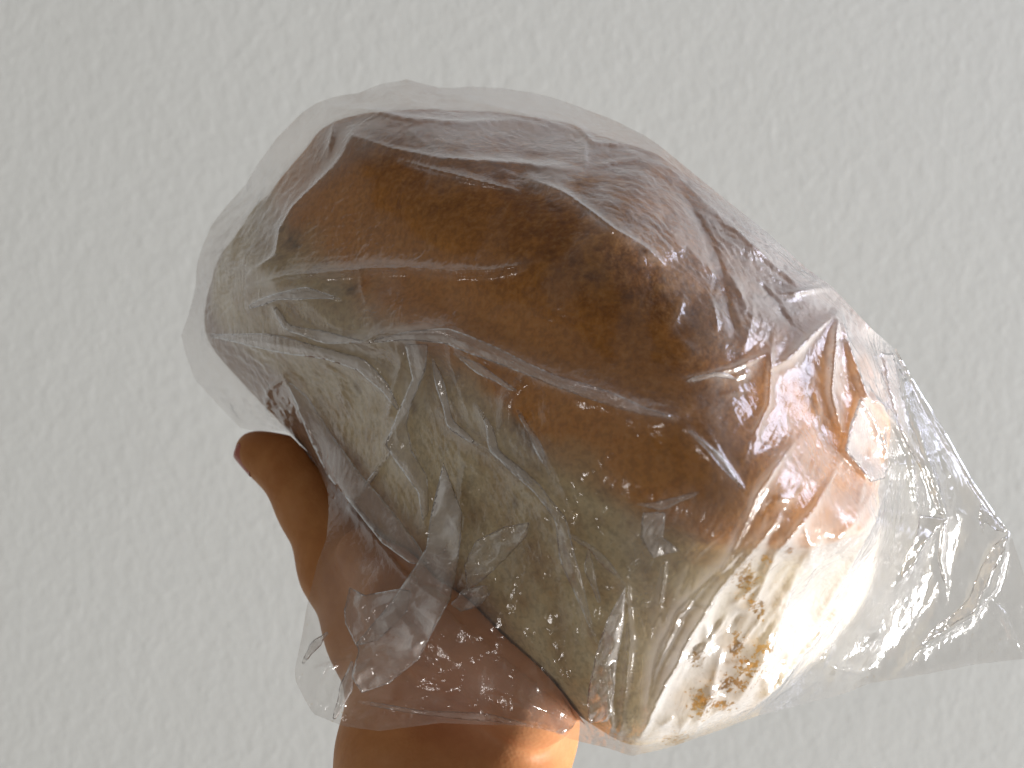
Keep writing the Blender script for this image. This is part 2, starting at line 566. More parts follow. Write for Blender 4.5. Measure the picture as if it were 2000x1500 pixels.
def skin_material():
    m, nt, out = new_mat('skin')
    tc = N(nt, 'ShaderNodeTexCoord')
    co = tc.outputs['Object']
    n1 = N(nt, 'ShaderNodeTexNoise', {'Vector': co, 'Scale': 45.0, 'Detail': 4.0, 'Roughness': 0.6}).outputs[0]
    n2 = N(nt, 'ShaderNodeTexNoise', {'Vector': co, 'Scale': 350.0, 'Detail': 3.0}).outputs[0]
    vo = N(nt, 'ShaderNodeTexVoronoi', {'Vector': co, 'Scale': 900.0}).outputs['Distance']
    col = ramp(nt, n1, [(0.32, (0.48, 0.195, 0.062)), (0.52, (0.61, 0.285, 0.105)), (0.70, (0.68, 0.34, 0.155))])
    pl = N(nt, 'ShaderNodeAttribute', attribute_name='palm').outputs['Fac']
    col = mixc(nt, mth(nt, 'MULTIPLY', pl, 0.85), col, mixc(nt, n1, (0.74, 0.33, 0.20), (0.86, 0.46, 0.31)))
    col = mixc(nt, mth(nt, 'MULTIPLY', n2, 0.22), col, (0.35, 0.11, 0.05))
    mpw = N(nt, 'ShaderNodeMapping', {0: co, 'Scale': (1.0, 1.0, 3.5)})
    wr = N(nt, 'ShaderNodeTexNoise', {'Vector': mpw.outputs[0], 'Scale': 70.0, 'Detail': 4.0, 'Roughness': 0.7}).outputs[0]
    h = mth(nt, 'ADD', mth(nt, 'MULTIPLY', vo, 0.5), mth(nt, 'MULTIPLY', wr, 1.0))
    b = N(nt, 'ShaderNodeBump', {'Height': h, 'Strength': 0.22, 'Distance': 0.0005})
    p = N(nt, 'ShaderNodeBsdfPrincipled', {'Base Color': col, 'Roughness': 0.5, 'Normal': b.outputs[0],
                                           'Subsurface Weight': 0.15, 'Subsurface Scale': 0.005, 'Specular IOR Level': 0.2})
    p.inputs['Subsurface Radius'].default_value = (1.0, 0.35, 0.2)
    nt.links.new(p.outputs[0], out.inputs[0])
    return m


skin = skin_material()
palm_c = pxp(985, 1310, 150)
palm = np.exp(-(np.linalg.norm((hvts - palm_c) * np.array([1.0, 1.25, 0.7]), axis=1) / (150 * S)) ** 2)  # paler pink palm heel, also painting in the window light it catches
hand = mesh_obj('hand', world_xyz(hvts), hfaces, skin, attrs={'palm': palm})
tag(hand, 'bare left hand holding the bread up from below, its thumb on the left', 'hand')
hand_bvh = BVHTree.FromPolygons(world_xyz(hvts).tolist(), hfaces.tolist())

# thumbnail: a thin curved plate seated in the tip, seen from its side
nm, nnt, nout = new_mat('fingernail')
npb = N(nnt, 'ShaderNodeBsdfPrincipled', {'Base Color': (0.50, 0.15, 0.11, 1), 'Roughness': 0.35, 'Coat Weight': 0.3})
nnt.links.new(npb.outputs[0], nout.inputs[0])
na, nbp = pxp(484, 872, -268), pxp(545, 912, -244)
ax = (nbp - na) / np.linalg.norm(nbp - na)
up = np.array([-0.50, -0.62, 0.60]); up -= ax * (up @ ax); up /= np.linalg.norm(up)
sd = np.cross(ax, up)
nv, nf = [], []
NU, NV = 10, 12
for lay in (0, 1):
    for i in range(NU):
        for j in range(NV):
            t = i / (NU - 1); s_ = (j / (NV - 1) - .5) * 2
            half = 38 * S * (0.72 + 0.28 * math.sin(math.pi * min(1, 0.25 + t * 0.8)))
            ang = s_ * 0.95
            rr = (33 + 17 * t) * S
            c0 = na + ax * (t * 60 * S - 6 * S)
            o_ = c0 + up * (math.cos(ang) * (rr + 6 * S) + (0 if lay == 0 else -5 * S)) + sd * math.sin(ang) * half
            nv.append(o_)
q_ = lambda l, i, j: l * NU * NV + i * NV + j
for i in range(NU - 1):
    for j in range(NV - 1):
        nf.append((q_(0, i, j), q_(0, i + 1, j), q_(0, i + 1, j + 1), q_(0, i, j + 1)))
        nf.append((q_(1, i, j), q_(1, i, j + 1), q_(1, i + 1, j + 1), q_(1, i + 1, j)))
for i in range(NU - 1):
    for j in (0, NV - 1):
        nf.append((q_(0, i, j), q_(1, i, j), q_(1, i + 1, j), q_(0, i + 1, j)))
for j in range(NV - 1):
    for i in (0, NU - 1):
        nf.append((q_(0, i, j), q_(0, i, j + 1), q_(1, i, j + 1), q_(1, i, j)))
nail = mesh_obj('thumbnail', world_xyz(np.array(nv)), nf, nm, hand)
print('hand', round(time.time() - T0, 1))
#@@BAG
# ------------------------------------------------------------------ plastic bag
def film_material():
    m, nt, out = new_mat('clear_plastic_film')
    tc = N(nt, 'ShaderNodeTexCoord')
    co = tc.outputs['Object']
    contact = N(nt, 'ShaderNodeAttribute', attribute_name='contact').outputs['Fac']
    fog = N(nt, 'ShaderNodeAttribute', attribute_name='fog').outputs['Fac']
    wet = N(nt, 'ShaderNodeAttribute', attribute_name='wet').outputs['Fac']
    n1 = N(nt, 'ShaderNodeTexNoise', {'Vector': co, 'Scale': 800.0, 'Detail': 5.0, 'Roughness': 0.72}).outputs[0]
    n2 = N(nt, 'ShaderNodeTexNoise', {'Vector': co, 'Scale': 90.0, 'Detail': 4.0, 'Roughness': 0.6}).outputs[0]
    # where the film lies wet against the loaf it turns clear, with ragged edges
    c1 = mth(nt, 'ADD', contact, mth(nt, 'MULTIPLY', mth(nt, 'SUBTRACT', n2, 0.5), 0.9))
    clear1 = N(nt, 'ShaderNodeMapRange', {'Value': c1, 'From Min': 0.30, 'From Max': 0.75}).outputs[0]
    w1 = mth(nt, 'ADD', mth(nt, 'MULTIPLY', wet, 0.74), mth(nt, 'MULTIPLY', mth(nt, 'SUBTRACT', n1, 0.5), 3.2))
    clear2 = N(nt, 'ShaderNodeMapRange', {'Value': w1, 'From Min': 0.56, 'From Max': 0.62}).outputs[0]
    haze = mth(nt, 'MULTIPLY', fog, mth(nt, 'SUBTRACT', 1.0, mth(nt, 'MULTIPLY', clear1, 0.72)))
    haze = mth(nt, 'MULTIPLY', haze, mth(nt, 'SUBTRACT', 1.0, mth(nt, 'MULTIPLY', clear2, 0.9)))
    haze = mth(nt, 'MULTIPLY', haze, mth(nt, 'ADD', 0.72, mth(nt, 'MULTIPLY', n2, 0.56)))
    # edge-on, a ray crosses more film
    lw = N(nt, 'ShaderNodeLayerWeight', {'Blend': 0.5}).outputs['Facing']
    haze = mth(nt, 'MULTIPLY', haze, mth(nt, 'ADD', 0.75, mth(nt, 'MULTIPLY', mth(nt, 'POWER', lw, 2.5), 1.3)), clamp=True)
    sc = N(nt, 'ShaderNodeTexNoise', {'Vector': co, 'Scale': 700.0, 'Detail': 3.0}).outputs[0]
    mp = N(nt, 'ShaderNodeMapping', {0: co, 'Scale': (1.0, 1.0, 0.35), 'Rotation': (0.0, 0.7, 0.0)})
    st = N(nt, 'ShaderNodeTexNoise', {'Vector': mp.outputs[0], 'Scale': 130.0, 'Detail': 4.0, 'Distortion': 0.8}).outputs[0]
    h = mth(nt, 'ADD', mth(nt, 'MULTIPLY', sc, 0.25), mth(nt, 'MULTIPLY', mth(nt, 'ABSOLUTE', mth(nt, 'SUBTRACT', st, 0.5)), 2.0))
    b = N(nt, 'ShaderNodeBump', {'Height': h, 'Strength': 0.28, 'Distance': 0.0012}).outputs[0]
    tr = N(nt, 'ShaderNodeBsdfTransparent', {'Color': mixc(nt, clear2, (0.985, 0.98, 0.975), (0.80, 0.61, 0.34))}).outputs[0]
    d1 = N(nt, 'ShaderNodeBsdfDiffuse', {'Color': (0.89, 0.87, 0.865, 1), 'Normal': b}).outputs[0]
    d2 = N(nt, 'ShaderNodeBsdfTranslucent', {'Color': (0.86, 0.82, 0.80, 1), 'Normal': b}).outputs[0]
    dd = N(nt, 'ShaderNodeMixShader', {0: 0.35, 1: d1, 2: d2}).outputs[0]
    base = N(nt, 'ShaderNodeMixShader', {0: haze, 1: tr, 2: dd}).outputs[0]
    bf = N(nt, 'ShaderNodeNewGeometry').outputs['Backfacing']
    ior = N(nt, 'ShaderNodeMapRange', {'Value': bf, 'To Min': 1.5, 'To Max': 1 / 1.5}).outputs[0]
    fr = N(nt, 'ShaderNodeFresnel', {'IOR': ior, 'Normal': b}).outputs[0]
    fr = mth(nt, 'MULTIPLY', fr, mth(nt, 'SUBTRACT', 1.6, mth(nt, 'MULTIPLY', clear1, 1.25)), clamp=True)
    gl = N(nt, 'ShaderNodeBsdfGlossy', {'Color': (0.95, 0.95, 0.97, 1), 'Roughness': mth(nt, 'ADD', 0.15, mth(nt, 'MULTIPLY', clear1, 0.14)), 'Normal': b}).outputs[0]
    sh = N(nt, 'ShaderNodeMixShader', {0: fr, 1: base, 2: gl}).outputs[0]
    nt.links.new(sh, out.inputs[0])
    return m


film = film_material()

# outline of the bag: photo pixels and, for its loose parts, depth
OUT = [(354, 655), (368, 615), (382, 560), (384, 520), (392, 490), (413, 440), (440, 405), (480, 360), (500, 325), (540, 270),
       (590, 220), (620, 200), (660, 187), (700, 182), (740, 165), (795, 155), (860, 172), (920, 169), (980, 172), (1040, 181),
       (1078, 190), (1130, 208), (1200, 235), (1260, 265), (1285, 282), (1350, 335), (1430, 400), (1500, 455), (1570, 520),
       (1625, 560), (1700, 640), (1745, 680, -60), (1790, 762, -40), (1850, 865, -10), (1900, 945, 20), (1945, 1010, 40), (1973, 1040, 50),
       (1990, 1090, 60), (2012, 1160, 60), (2070, 1200, 60), (2075, 1282, 60), (2000, 1287, 60), (1900, 1298, 60), (1870, 1305, 70),
       (1800, 1318, 70), (1745, 1327, 60), (1700, 1334, 50), (1640, 1358, 60), (1550, 1380, 90), (1480, 1398), (1400, 1428), (1300, 1462), (1233, 1477, 330),
       (1190, 1462, 320), (1120, 1445, 315), (1060, 1425, 310), (1000, 1418, 310), (930, 1415, 312), (860, 1412, 312), (740, 1428, 305),
       (670, 1418, 292), (613, 1395, 270), (600, 1375, 262), (577, 1330, 245), (575, 1310, 238), (590, 1240, 205), (600, 1180, 170),
       (620, 1100, 110), (638, 1050, 60), (642, 1000, 0), (640, 960, -60), (622, 915, -130), (600, 880, -190), (560, 842, -330),
       (500, 842, -420), (470, 836, -440), (430, 795, -450), (380, 740, -440), (362, 690)]
loaf_px = project(loaf_view)
kd2 = KDTree(len(loaf_px))
for i_, p_ in enumerate(loaf_px): kd2.insert((p_[0], p_[1], 0), i_)
kd2.balance()


def silhouette_z(x, y):
    k = kd2.find_n((x, y, 0), 6)
    return float(np.mean([loaf_px[j[1], 2] for j in k]))


out3 = np.array([(p[0], p[1], p[2] if len(p) > 2 else silhouette_z(p[0], p[1])) for p in OUT])


def rays(x, y):
    """nearest and farthest loaf surface, nearest hand surface, as depth in pixels"""
    o = Vector((0, -DIST, 0))
    lf = np.full(len(x), np.nan); lb = np.full(len(x), np.nan); hf = np.full(len(x), np.nan)
    d0 = world_xyz(P(x, y, 0 * x)) - np.array(o)
    d0 /= np.linalg.norm(d0, axis=1)[:, None]
    for k in range(len(x)):
        d = Vector(d0[k])
        h = loaf_bvh.ray_cast(o, d)
        if h[0] is not None:
            lf[k] = -h[0].y / S
            f = o + d * 2.0
            h2 = loaf_bvh.ray_cast(f, -d)
            lb[k] = -h2[0].y / S
        h = hand_bvh.ray_cast(o, d)
        if h[0] is not None: hf[k] = -h[0].y / S
    return lf, lb, hf


def sheet_points(poly3, step, jitter=0.22):
    b = resample(poly3, step, True)
    x0, y0 = b[:, 0].min(), b[:, 1].min(); x1, y1 = b[:, 0].max(), b[:, 1].max()
    hy = step * 0.8660254
    rows = np.arange(y0, y1, hy)
    pts = []
    for r_, y in enumerate(rows):
        xs = np.arange(x0 + (r_ % 2) * step / 2, x1, step)
        pts.append(np.stack([xs, np.full(len(xs), y)], 1))
    pts = np.vstack(pts)
    pts += rng.uniform(-jitter, jitter, pts.shape) * step
    pts = pts[inside(b[:, :2], pts[:, 0], pts[:, 1])]
    d = seg_dist(pts[:, 0], pts[:, 1], np.vstack([b[:, :2], b[:1, :2]]))[0]
    pts = pts[d > step * 0.55]
    nb_ = len(b)
    allp = np.vstack([b[:, :2], pts])
    ed = [(i, (i + 1) % nb_) for i in range(nb_)]
    v, e, f, *_ = delaunay_2d_cdt([Vector(p) for p in allp], ed, [list(range(nb_))], 1, 1e-4)
    v = np.array([tuple(p) for p in v]); f = np.array([t for t in f if len(t) == 3])
    zb = np.full(len(v), np.nan); isb = np.zeros(len(v), bool)
    if len(v) >= nb_:
        zb[:nb_] = b[:, 2]; isb[:nb_] = True
    a = v[f]
    area2 = np.cross(a[:, 1] - a[:, 0], a[:, 2] - a[:, 0])
    f[area2 > 0] = f[area2 > 0][:, ::-1]      # photo y points down: front faces look at the viewer
    return v, f, isb, zb


def edges_of(f):
    e = np.vstack([f[:, [0, 1]], f[:, [1, 2]], f[:, [2, 0]]])
    e.sort(1)
    return np.unique(e, axis=0)


def nbr_mean(e, val, n):
    if val.ndim == 1:
        s = np.bincount(e[:, 0], val[e[:, 1]], n) + np.bincount(e[:, 1], val[e[:, 0]], n)
        return s / np.maximum(np.bincount(e.ravel(), minlength=n), 1)
    return np.stack([nbr_mean(e, val[:, k], n) for k in range(val.shape[1])], 1)


# fold lines seen in the photo: points, height and width in pixels
FOLDS = [
    ([(405, 656), (470, 660), (530, 668), (640, 690), (705, 712), (745, 745), (775, 790)], 22, 16),
    ([(560, 640), (620, 657), (718, 668), (740, 655), (870, 652), (920, 675), (1000, 705), (1080, 742), (1180, 770), (1250, 800), (1310, 815)], 34, 16),
    ([(1340, 835), (1400, 890), (1455, 960)], 14, 8),
    ([(482, 600), (540, 578), (600, 570), (665, 582)], 18, 9),
    ([(535, 600), (560, 635), (600, 652)], 16, 9),
    ([(490, 560), (560, 540), (640, 535), (720, 527), (800, 525), (880, 532), (960, 530), (1020, 520)], 26, 13),
    ([(655, 240), (648, 275), (640, 300)], 14, 8),
    ([(690, 255), (672, 300), (655, 325), (610, 370), (570, 410), (548, 450), (540, 500), (492, 530)], 24, 16),
    ([(620, 205), (720, 215), (800, 232), (900, 240), (1000, 235), (1080, 250)], 16, 14),
    ([(870, 180), (950, 205), (1060, 235), (1130, 260)], 12, 10),
    ([(690, 265), (760, 290), (860, 310), (990, 318), (1130, 332)], 16, 12),
    ([(780, 315), (850, 335), (930, 355), (1010, 375)], 16, 9),
    ([(1030, 348), (1100, 376), (1150, 412), (1200, 450), (1240, 472), (1270, 492)], 22, 15),
    ([(1120, 240), (1160, 280), (1215, 283)], 14, 8),
    ([(1140, 270), (1145, 330)], 12, 7),
    ([(1160, 326), (1255, 308)], 10, 6),
    ([(1330, 370), (1380, 455), (1404, 520), (1420, 590), (1438, 645)], -16, 7),
    ([(1300, 320), (1380, 400), (1470, 480), (1560, 560)], 12, 16),
    ([(1490, 560), (1520, 600), (1545, 632)], -9, 6),
    ([(1540, 575), (1590, 565), (1640, 560)], 18, 13),
    ([(1635, 612), (1590, 650), (1540, 700), (1505, 720)], 20, 14),
    ([(1636, 612), (1625, 690), (1620, 770), (1640, 840), (1655, 855)], 26, 12),
    ([(1640, 612), (1660, 690), (1690, 775), (1735, 800), (1755, 835)], 24, 10),
    ([(1680, 778), (1660, 840), (1648, 880), (1690, 930), (1700, 940)], 26, 9),
    ([(1680, 778), (1720, 850), (1735, 905), (1728, 932)], 20, 9),
    ([(1505, 680), (1503, 730), (1500, 790), (1470, 850)], 14, 8),
    ([(1340, 740), (1430, 720), (1500, 690)], 12, 8),
    ([(1545, 870), (1480, 960), (1450, 1030), (1410, 1110)], 18, 11),
    ([(1738, 932), (1700, 1020), (1660, 1100), (1600, 1200)], 22, 14),
    ([(1640, 900), (1590, 990), (1510, 1080), (1470, 1180)], 14, 12),
    ([(1520, 1010), (1480, 1060), (1400, 1150), (1340, 1250), (1290, 1350), (1250, 1440)], 30, 18),
    ([(1440, 1080), (1385, 1130), (1320, 1200), (1280, 1290), (1262, 1380)], 22, 13),
    ([(1600, 1060), (1540, 1150), (1510, 1250), (1440, 1370)], 16, 14),
    ([(1640, 1175), (1590, 1250), (1540, 1310), (1450, 1400)], 18, 12),
    ([(1300, 1090), (1290, 1160), (1285, 1200)], 14, 7),
    ([(1420, 1200), (1370, 1270), (1310, 1300)], 10, 8),
    ([(1030, 730), (985, 780), (975, 850)], 12, 8),
    ([(890, 680), (960, 730), (1000, 750)], 12, 7),
    ([(930, 790), (950, 820), (960, 870)], 12, 7),
    ([(860, 800), (875, 830), (960, 880), (1030, 940), (1090, 1000), (1110, 1080), (1130, 1140), (1165, 1260)], 20, 11),
    ([(1060, 870), (1090, 930), (1120, 1000), (1110, 1060)], 14, 9),
    ([(1110, 1042), (1150, 1065), (1195, 1110), (1222, 1142)], 26, 7),
    ([(1224, 1145), (1205, 1220), (1180, 1300), (1195, 1420)], 26, 9),
    ([(1222, 1150), (1228, 1250), (1215, 1400)], 18, 8),
    ([(815, 670), (835, 720), (800, 800), (757, 868), (800, 915), (830, 960), (832, 1030)], 24, 13),
    ([(790, 690), (770, 760), (755, 830)], 14, 8),
    ([(555, 735), (610, 840), (660, 935), (740, 1040), (830, 1110)], 24, 14),
    ([(765, 880), (720, 940), (690, 985)], 12, 5),
    ([(680, 985), (750, 1070), (790, 1120), (905, 1200)], 12, 7),
    ([(520, 780), (530, 830), (545, 845)], 10, 6),
    ([(560, 735), (525, 760), (522, 800)], 10, 6),
    ([(640, 1230), (600, 1270), (585, 1300)], 18, 8),
    ([(690, 1290), (680, 1340), (655, 1400)], 24, 8),
    ([(640, 1290), (620, 1340), (620, 1385)], 16, 7),
    ([(580, 1320), (640, 1300), (700, 1285)], 14, 7),
    ([(700, 1360), (800, 1375), (900, 1395), (1050, 1410)], 12, 14),
    ([(920, 1320), (1010, 1360), (1090, 1400)], 10, 12),
    # tail
    ([(1750, 690), (1762, 760), (1800, 880), (1825, 950), (1845, 1012)], 40, 10),
    ([(1700, 770), (1745, 830), (1775, 890), (1790, 990)], 26, 9),
    ([(1845, 1012), (1800, 1060), (1775, 1110), (1757, 1130)], 30, 9),
    ([(1845, 1012), (1835, 1090), (1848, 1150)], 22, 6),
    ([(1971, 1042), (1930, 1110), (1900, 1195), (1840, 1235), (1780, 1275)], 34, 10),
    ([(1971, 1042), (1940, 1150), (1897, 1198)], 22, 8),
    ([(1750, 910), (1800, 905), (1845, 1005)], 14, 8),
    ([(1790, 1275), (1760, 1310), (1740, 1326)], 18, 9),
    ([(1825, 850), (1850, 920), (1868, 945)], 12, 4),
    ([(1930, 1160), (1960, 1200), (2000, 1290)], 12, 7),
    ([(1600, 1340), (1580, 1360), (1552, 1380)], 14, 7),
]
# patches where condensation glues the film to the loaf
WET = [(1455, 1125, 26, 42), (1478, 1185, 22, 22), (1440, 1262, 22, 34), (1492, 1262, 26, 16), (1462, 1300, 30, 30), (1430, 1335, 40, 22),
       (1372, 1372, 34, 34), (1412, 1376, 26, 14), (1325, 1445, 36, 16), (1495, 1090, 14, 14), (1540, 1075, 10, 10), (1360, 1285, 18, 22)]


# where the film clings to the top crust
CLEAR = [(540, 470), (600, 400), (680, 325), (770, 285), (860, 330), (1000, 360), (1120, 385), (1170, 425), (1230, 480), (1265, 560),
         (1300, 600), (1330, 700), (1370, 760), (1385, 900), (1375, 960), (1250, 985), (1150, 930), (1000, 780), (860, 650), (760, 560), (560, 510)]


def strain_field(x, y):
    """direction along the folds near each point (as a tensor) from the traced lines"""
    sxx = np.full(len(x), 1e-4); sxy = np.zeros(len(x)); syy = np.full(len(x), 1e-4)
    for line, a, w in FOLDS:
        d, t, s, dx, dy = seg_dist(x, y, line)
        k = 1 / (d + 25) ** 2
        sxx += k * dx * dx; sxy += k * dx * dy; syy += k * dy * dy
    th = 0.5 * np.arctan2(2 * sxy, sxx - syy)
    return np.cos(th), np.sin(th)


def fold_height(x, y, narrow=1.0):
    h = np.zeros(len(x))
    for n_, (line, a, w) in enumerate(FOLDS):
        d, t, s, dx, dy = seg_dist(x, y, line)
        w = w * narrow
        m = d < 7 * w
        if not m.any(): continue
        tap = np.clip(np.sin(np.pi * np.clip(t * 0.94 + 0.03, 0, 1)), 0, 1) ** 0.5
        ws = np.where(s > 0, w, w * 1.7) if n_ % 2 else np.where(s > 0, w * 1.7, w)
        h[m] += (a * tap * np.exp(-d / ws))[m]
    return h


def small_creases(x, y):
    """short sharp creases that follow the long folds, crossing here and there"""
    h = np.zeros(len(x))
    r = np.random.default_rng(11)
    bx = resample(out3, 5, True)[:, :2]
    k = 0
    while k < 260:
        px, py = r.uniform(370, 1960), r.uniform(170, 1460)
        if not inside(bx, np.array([px]), np.array([py]))[0]: continue
        k += 1
        crustz = inside(CLEAR, np.array([px]), np.array([py]))[0]
        cx, cy = strain_field(np.array([px]), np.array([py]))
        th = math.atan2(cy[0], cx[0]) + r.normal(0, 0.35) + (1.2 if r.random() < 0.12 else 0)
        L = r.uniform(30, 95) * (1.5 if r.random() < 0.25 else 1)
        c = r.uniform(-0.004, 0.004)
        t = np.linspace(-.5, .5, 6) * L
        line = np.stack([px + t * math.cos(th) - c * t * t * math.sin(th), py + t * math.sin(th) + c * t * t * math.cos(th)], 1)
        m = (np.abs(x - px) < L * .5 + 40) & (np.abs(y - py) < L * .5 + 40)
        if not m.any(): continue
        d, tt, s, dx, dy = seg_dist(x[m], y[m], line)
        a = r.uniform(3.0, 9.0) * (0.35 if crustz else 1) * (0.45 if py < 560 - 0.1 * px + 60 or px < 560 else 1) * (1 if r.random() < 0.8 else -0.7)
        w = r.uniform(3.2, 8)
        ws = np.where(s > 0, w, w * r.uniform(0.5, 1.8))
        h[m] += a * np.clip(np.sin(np.pi * np.clip(tt, 0, 1)), 0, 1) ** .6 * np.exp(-d / ws) * (d < 6 * w)
    # long streaks over the sunlit end
    for k in range(75):
        px, py = r.uniform(1260, 1720), r.uniform(960, 1440)
        th = math.radians(r.normal(122, 13))
        L = r.uniform(50, 190)
        c = r.uniform(-0.0015, 0.0015)
        t = np.linspace(-.5, .5, 7) * L
        line = np.stack([px + t * math.cos(th) - c * t * t * math.sin(th), py + t * math.sin(th) + c * t * t * math.cos(th)], 1)
        m = (np.abs(x - px) < L * .5 + 50) & (np.abs(y - py) < L * .5 + 50)
        if not m.any(): continue
        d, tt, s, dx, dy = seg_dist(x[m], y[m], line)
        a = r.uniform(3, 9); w = r.uniform(6, 15)
        ws = np.where(s > 0, w, w * r.uniform(0.35, 1.2))
        h[m] += a * np.clip(np.sin(np.pi * np.clip(tt, 0, 1)), 0, 1) ** .6 * np.exp(-d / ws) * (d < 5 * w)
    return h


def build_sheet(step, back=False, front=None):
    v, f, isb, zb = sheet_points(out3, step)
    n = len(v)
    x, y = v[:, 0], v[:, 1]
    e = edges_of(f)
    lf, lb, hf = rays(x, y)
    thumb = (x < 665) & (y < 1010)
    on = ~np.isnan(lf)
    hf = np.where(thumb, np.nan, hf)
    z = np.where(isb, zb, np.nanmean(zb))
    if not back:
        lo_ = np.where(on, lf + 7, -1e4)
        lo_ = np.maximum(lo_, np.where(np.isnan(hf), -1e4, hf + 16))
        up_ = np.full(n, 1e4)
        z = np.where(isb, z, np.maximum(z, lo_))
    else:
        up_ = np.where(on, lb - 8, 1e4)
        up_ = np.minimum(up_, front(x, y) - np.where(isb, 0, 9))
        lo_ = np.where(np.isnan(hf), -1e4, hf + 4)
        lo_ = np.where(on & ~np.isnan(hf), np.minimum(lo_, lb - 4), lo_)
        z = np.where(isb, z, np.minimum(z, up_))
    for _ in range(int(9000 / step / (3 if back else 2))):
        z2 = nbr_mean(e, z, n)
        z2 = np.maximum(np.minimum(z2, up_), lo_)
        z = np.where(isb, zb, z2)
    # slack bulges and folds
    edge_d = seg_dist(x, y, np.vstack([out3[:, :2], out3[:1, :2]]))[0]
    rim = np.clip(edge_d / 40, 0, 1) ** 0.7
    sg = -1 if back else 1
    p3 = np.stack([x / 110, y / 110, 0 * x], 1)
    loose = np.clip((620 - x) / 220, 0, 1) + np.clip((300 - y) / 120, 0, 1) * 0.8 + np.clip((y + x * 0.9 - 1750) / 250, 0, 1) * np.clip((1250 - x) / 150, 0, 1)
    loose = np.clip(loose, 0, 1.2)
    bulge = (10 + 18 * loose) * np.clip(fbm(p3, 70 + back, 3) * 1.2 + 0.35 + 0.25 * loose, 0, 2)
    z = z + sg * rim * bulge
    if not back:
        z = z + rim * fold_height(x, y)
        tape = np.where(on, lf + 4, -1e4)
        z = np.where(isb, zb, np.maximum(z, np.maximum(tape, np.where(np.isnan(hf), -1e4, hf + 8))))
    else:
        z = z + rim * 0.5 * fold_height(x + 60 * vnoise(p3, 5), y + 60 * vnoise(p3 + 9, 6)) * np.where(x > 1500, 1, 0.5)
        z = np.where(isb, zb, np.maximum(np.minimum(z, up_), lo_))
    X = P(x, y, z)
    # fold along the traced directions: more cloth across them than there is room for
    cx, cy = strain_field(x, y)
    dvec = X[e[:, 1]] - X[e[:, 0]]
    L0 = np.linalg.norm(dvec, axis=1)
    ex = x[e[:, 1]] - x[e[:, 0]]; ey = y[e[:, 1]] - y[e[:, 0]]
    l2 = np.hypot(ex, ey) + 1e-9
    mx = cx[e].mean(1); my = cy[e].mean(1)
    across = (ex * -my + ey * mx) / l2
    amt = 0.045 + 0.04 * np.clip((1500 - x[e[:, 0]]) / 900, 0, 1) * loose[e[:, 0]]
    amt = np.where(x[e[:, 0]] > 1740, 0.07, amt)
    amt = np.where((x[e[:, 0]] > 1240) & (y[e[:, 0]] > 950) & (x[e[:, 0]] < 1740), 0.02, amt)
    amt = amt * np.where(y[e[:, 0]] < 330, 0.4, 1.0)
    rest = L0 * (1 + 0.012 + amt * across ** 2 * (0.5 + hash3((x[e[:, 0]] // 60).astype(np.int64), (y[e[:, 0]] // 60).astype(np.int64), 0, 3)))
    Xi = X.copy()
    nz = fbm(np.stack([x / 42, y / 42, 0 * x], 1), 90 + back, 4) * 1.5
    X[:, 2] += np.where(isb, 0, rim * 4.0 * S * nz)
    hl = P(x, y, np.where(np.isnan(hf), -1e4, hf + 7))[:, 2]
    iters = 130 if back else 320
    deg = np.bincount(e.ravel(), minlength=n)
    inv = 1.35 / np.maximum(deg, 1)
    front_face = None
    for it in range(iters):
        d = X[e[:, 1]] - X[e[:, 0]]
        L = np.linalg.norm(d, axis=1)
        c = (0.5 * (L - rest) / np.maximum(L, 1e-9))[:, None] * d
        cor = np.stack([np.bincount(e[:, 0], c[:, k], n) - np.bincount(e[:, 1], c[:, k], n) for k in range(3)], 1) * 2.0
        X += cor * inv[:, None]
        if it % 2 == 0:
            X += 0.07 * (nbr_mean(e, X, n) - X)
        if it % 4 == 0:
            X, gap = loaf_push(X, 2.4 * S)
            X[:, 2] = np.maximum(X[:, 2], hl) if not back else X[:, 2]
        # light cling towards the starting shape
        X += 0.006 * (Xi - X)
        X[isb] = Xi[isb]
    X += 0.25 * (nbr_mean(e, X, n) - X) * (~isb)[:, None]
    if not back:
        X[:, 2] += rim * S * (small_creases(x, y) + 0.48 * fold_height(x, y, 0.34))
    X, gap = loaf_push(X, 2.4 * S)
    gap = gap / S
    near = nbr_mean(e, nbr_mean(e, nbr_mean(e, on.astype(float), n), n), n)
    return v, f, X, gap, isb, near


bag = bpy.data.objects.new('plastic_bag', None)
C.objects.link(bag)
bag.location = Vector(world_xyz(cview))
bag.empty_display_size = 0.02
tag(bag, 'thin clear crinkled plastic bag pulled over the bread, open end loose at lower right', 'plastic bag')


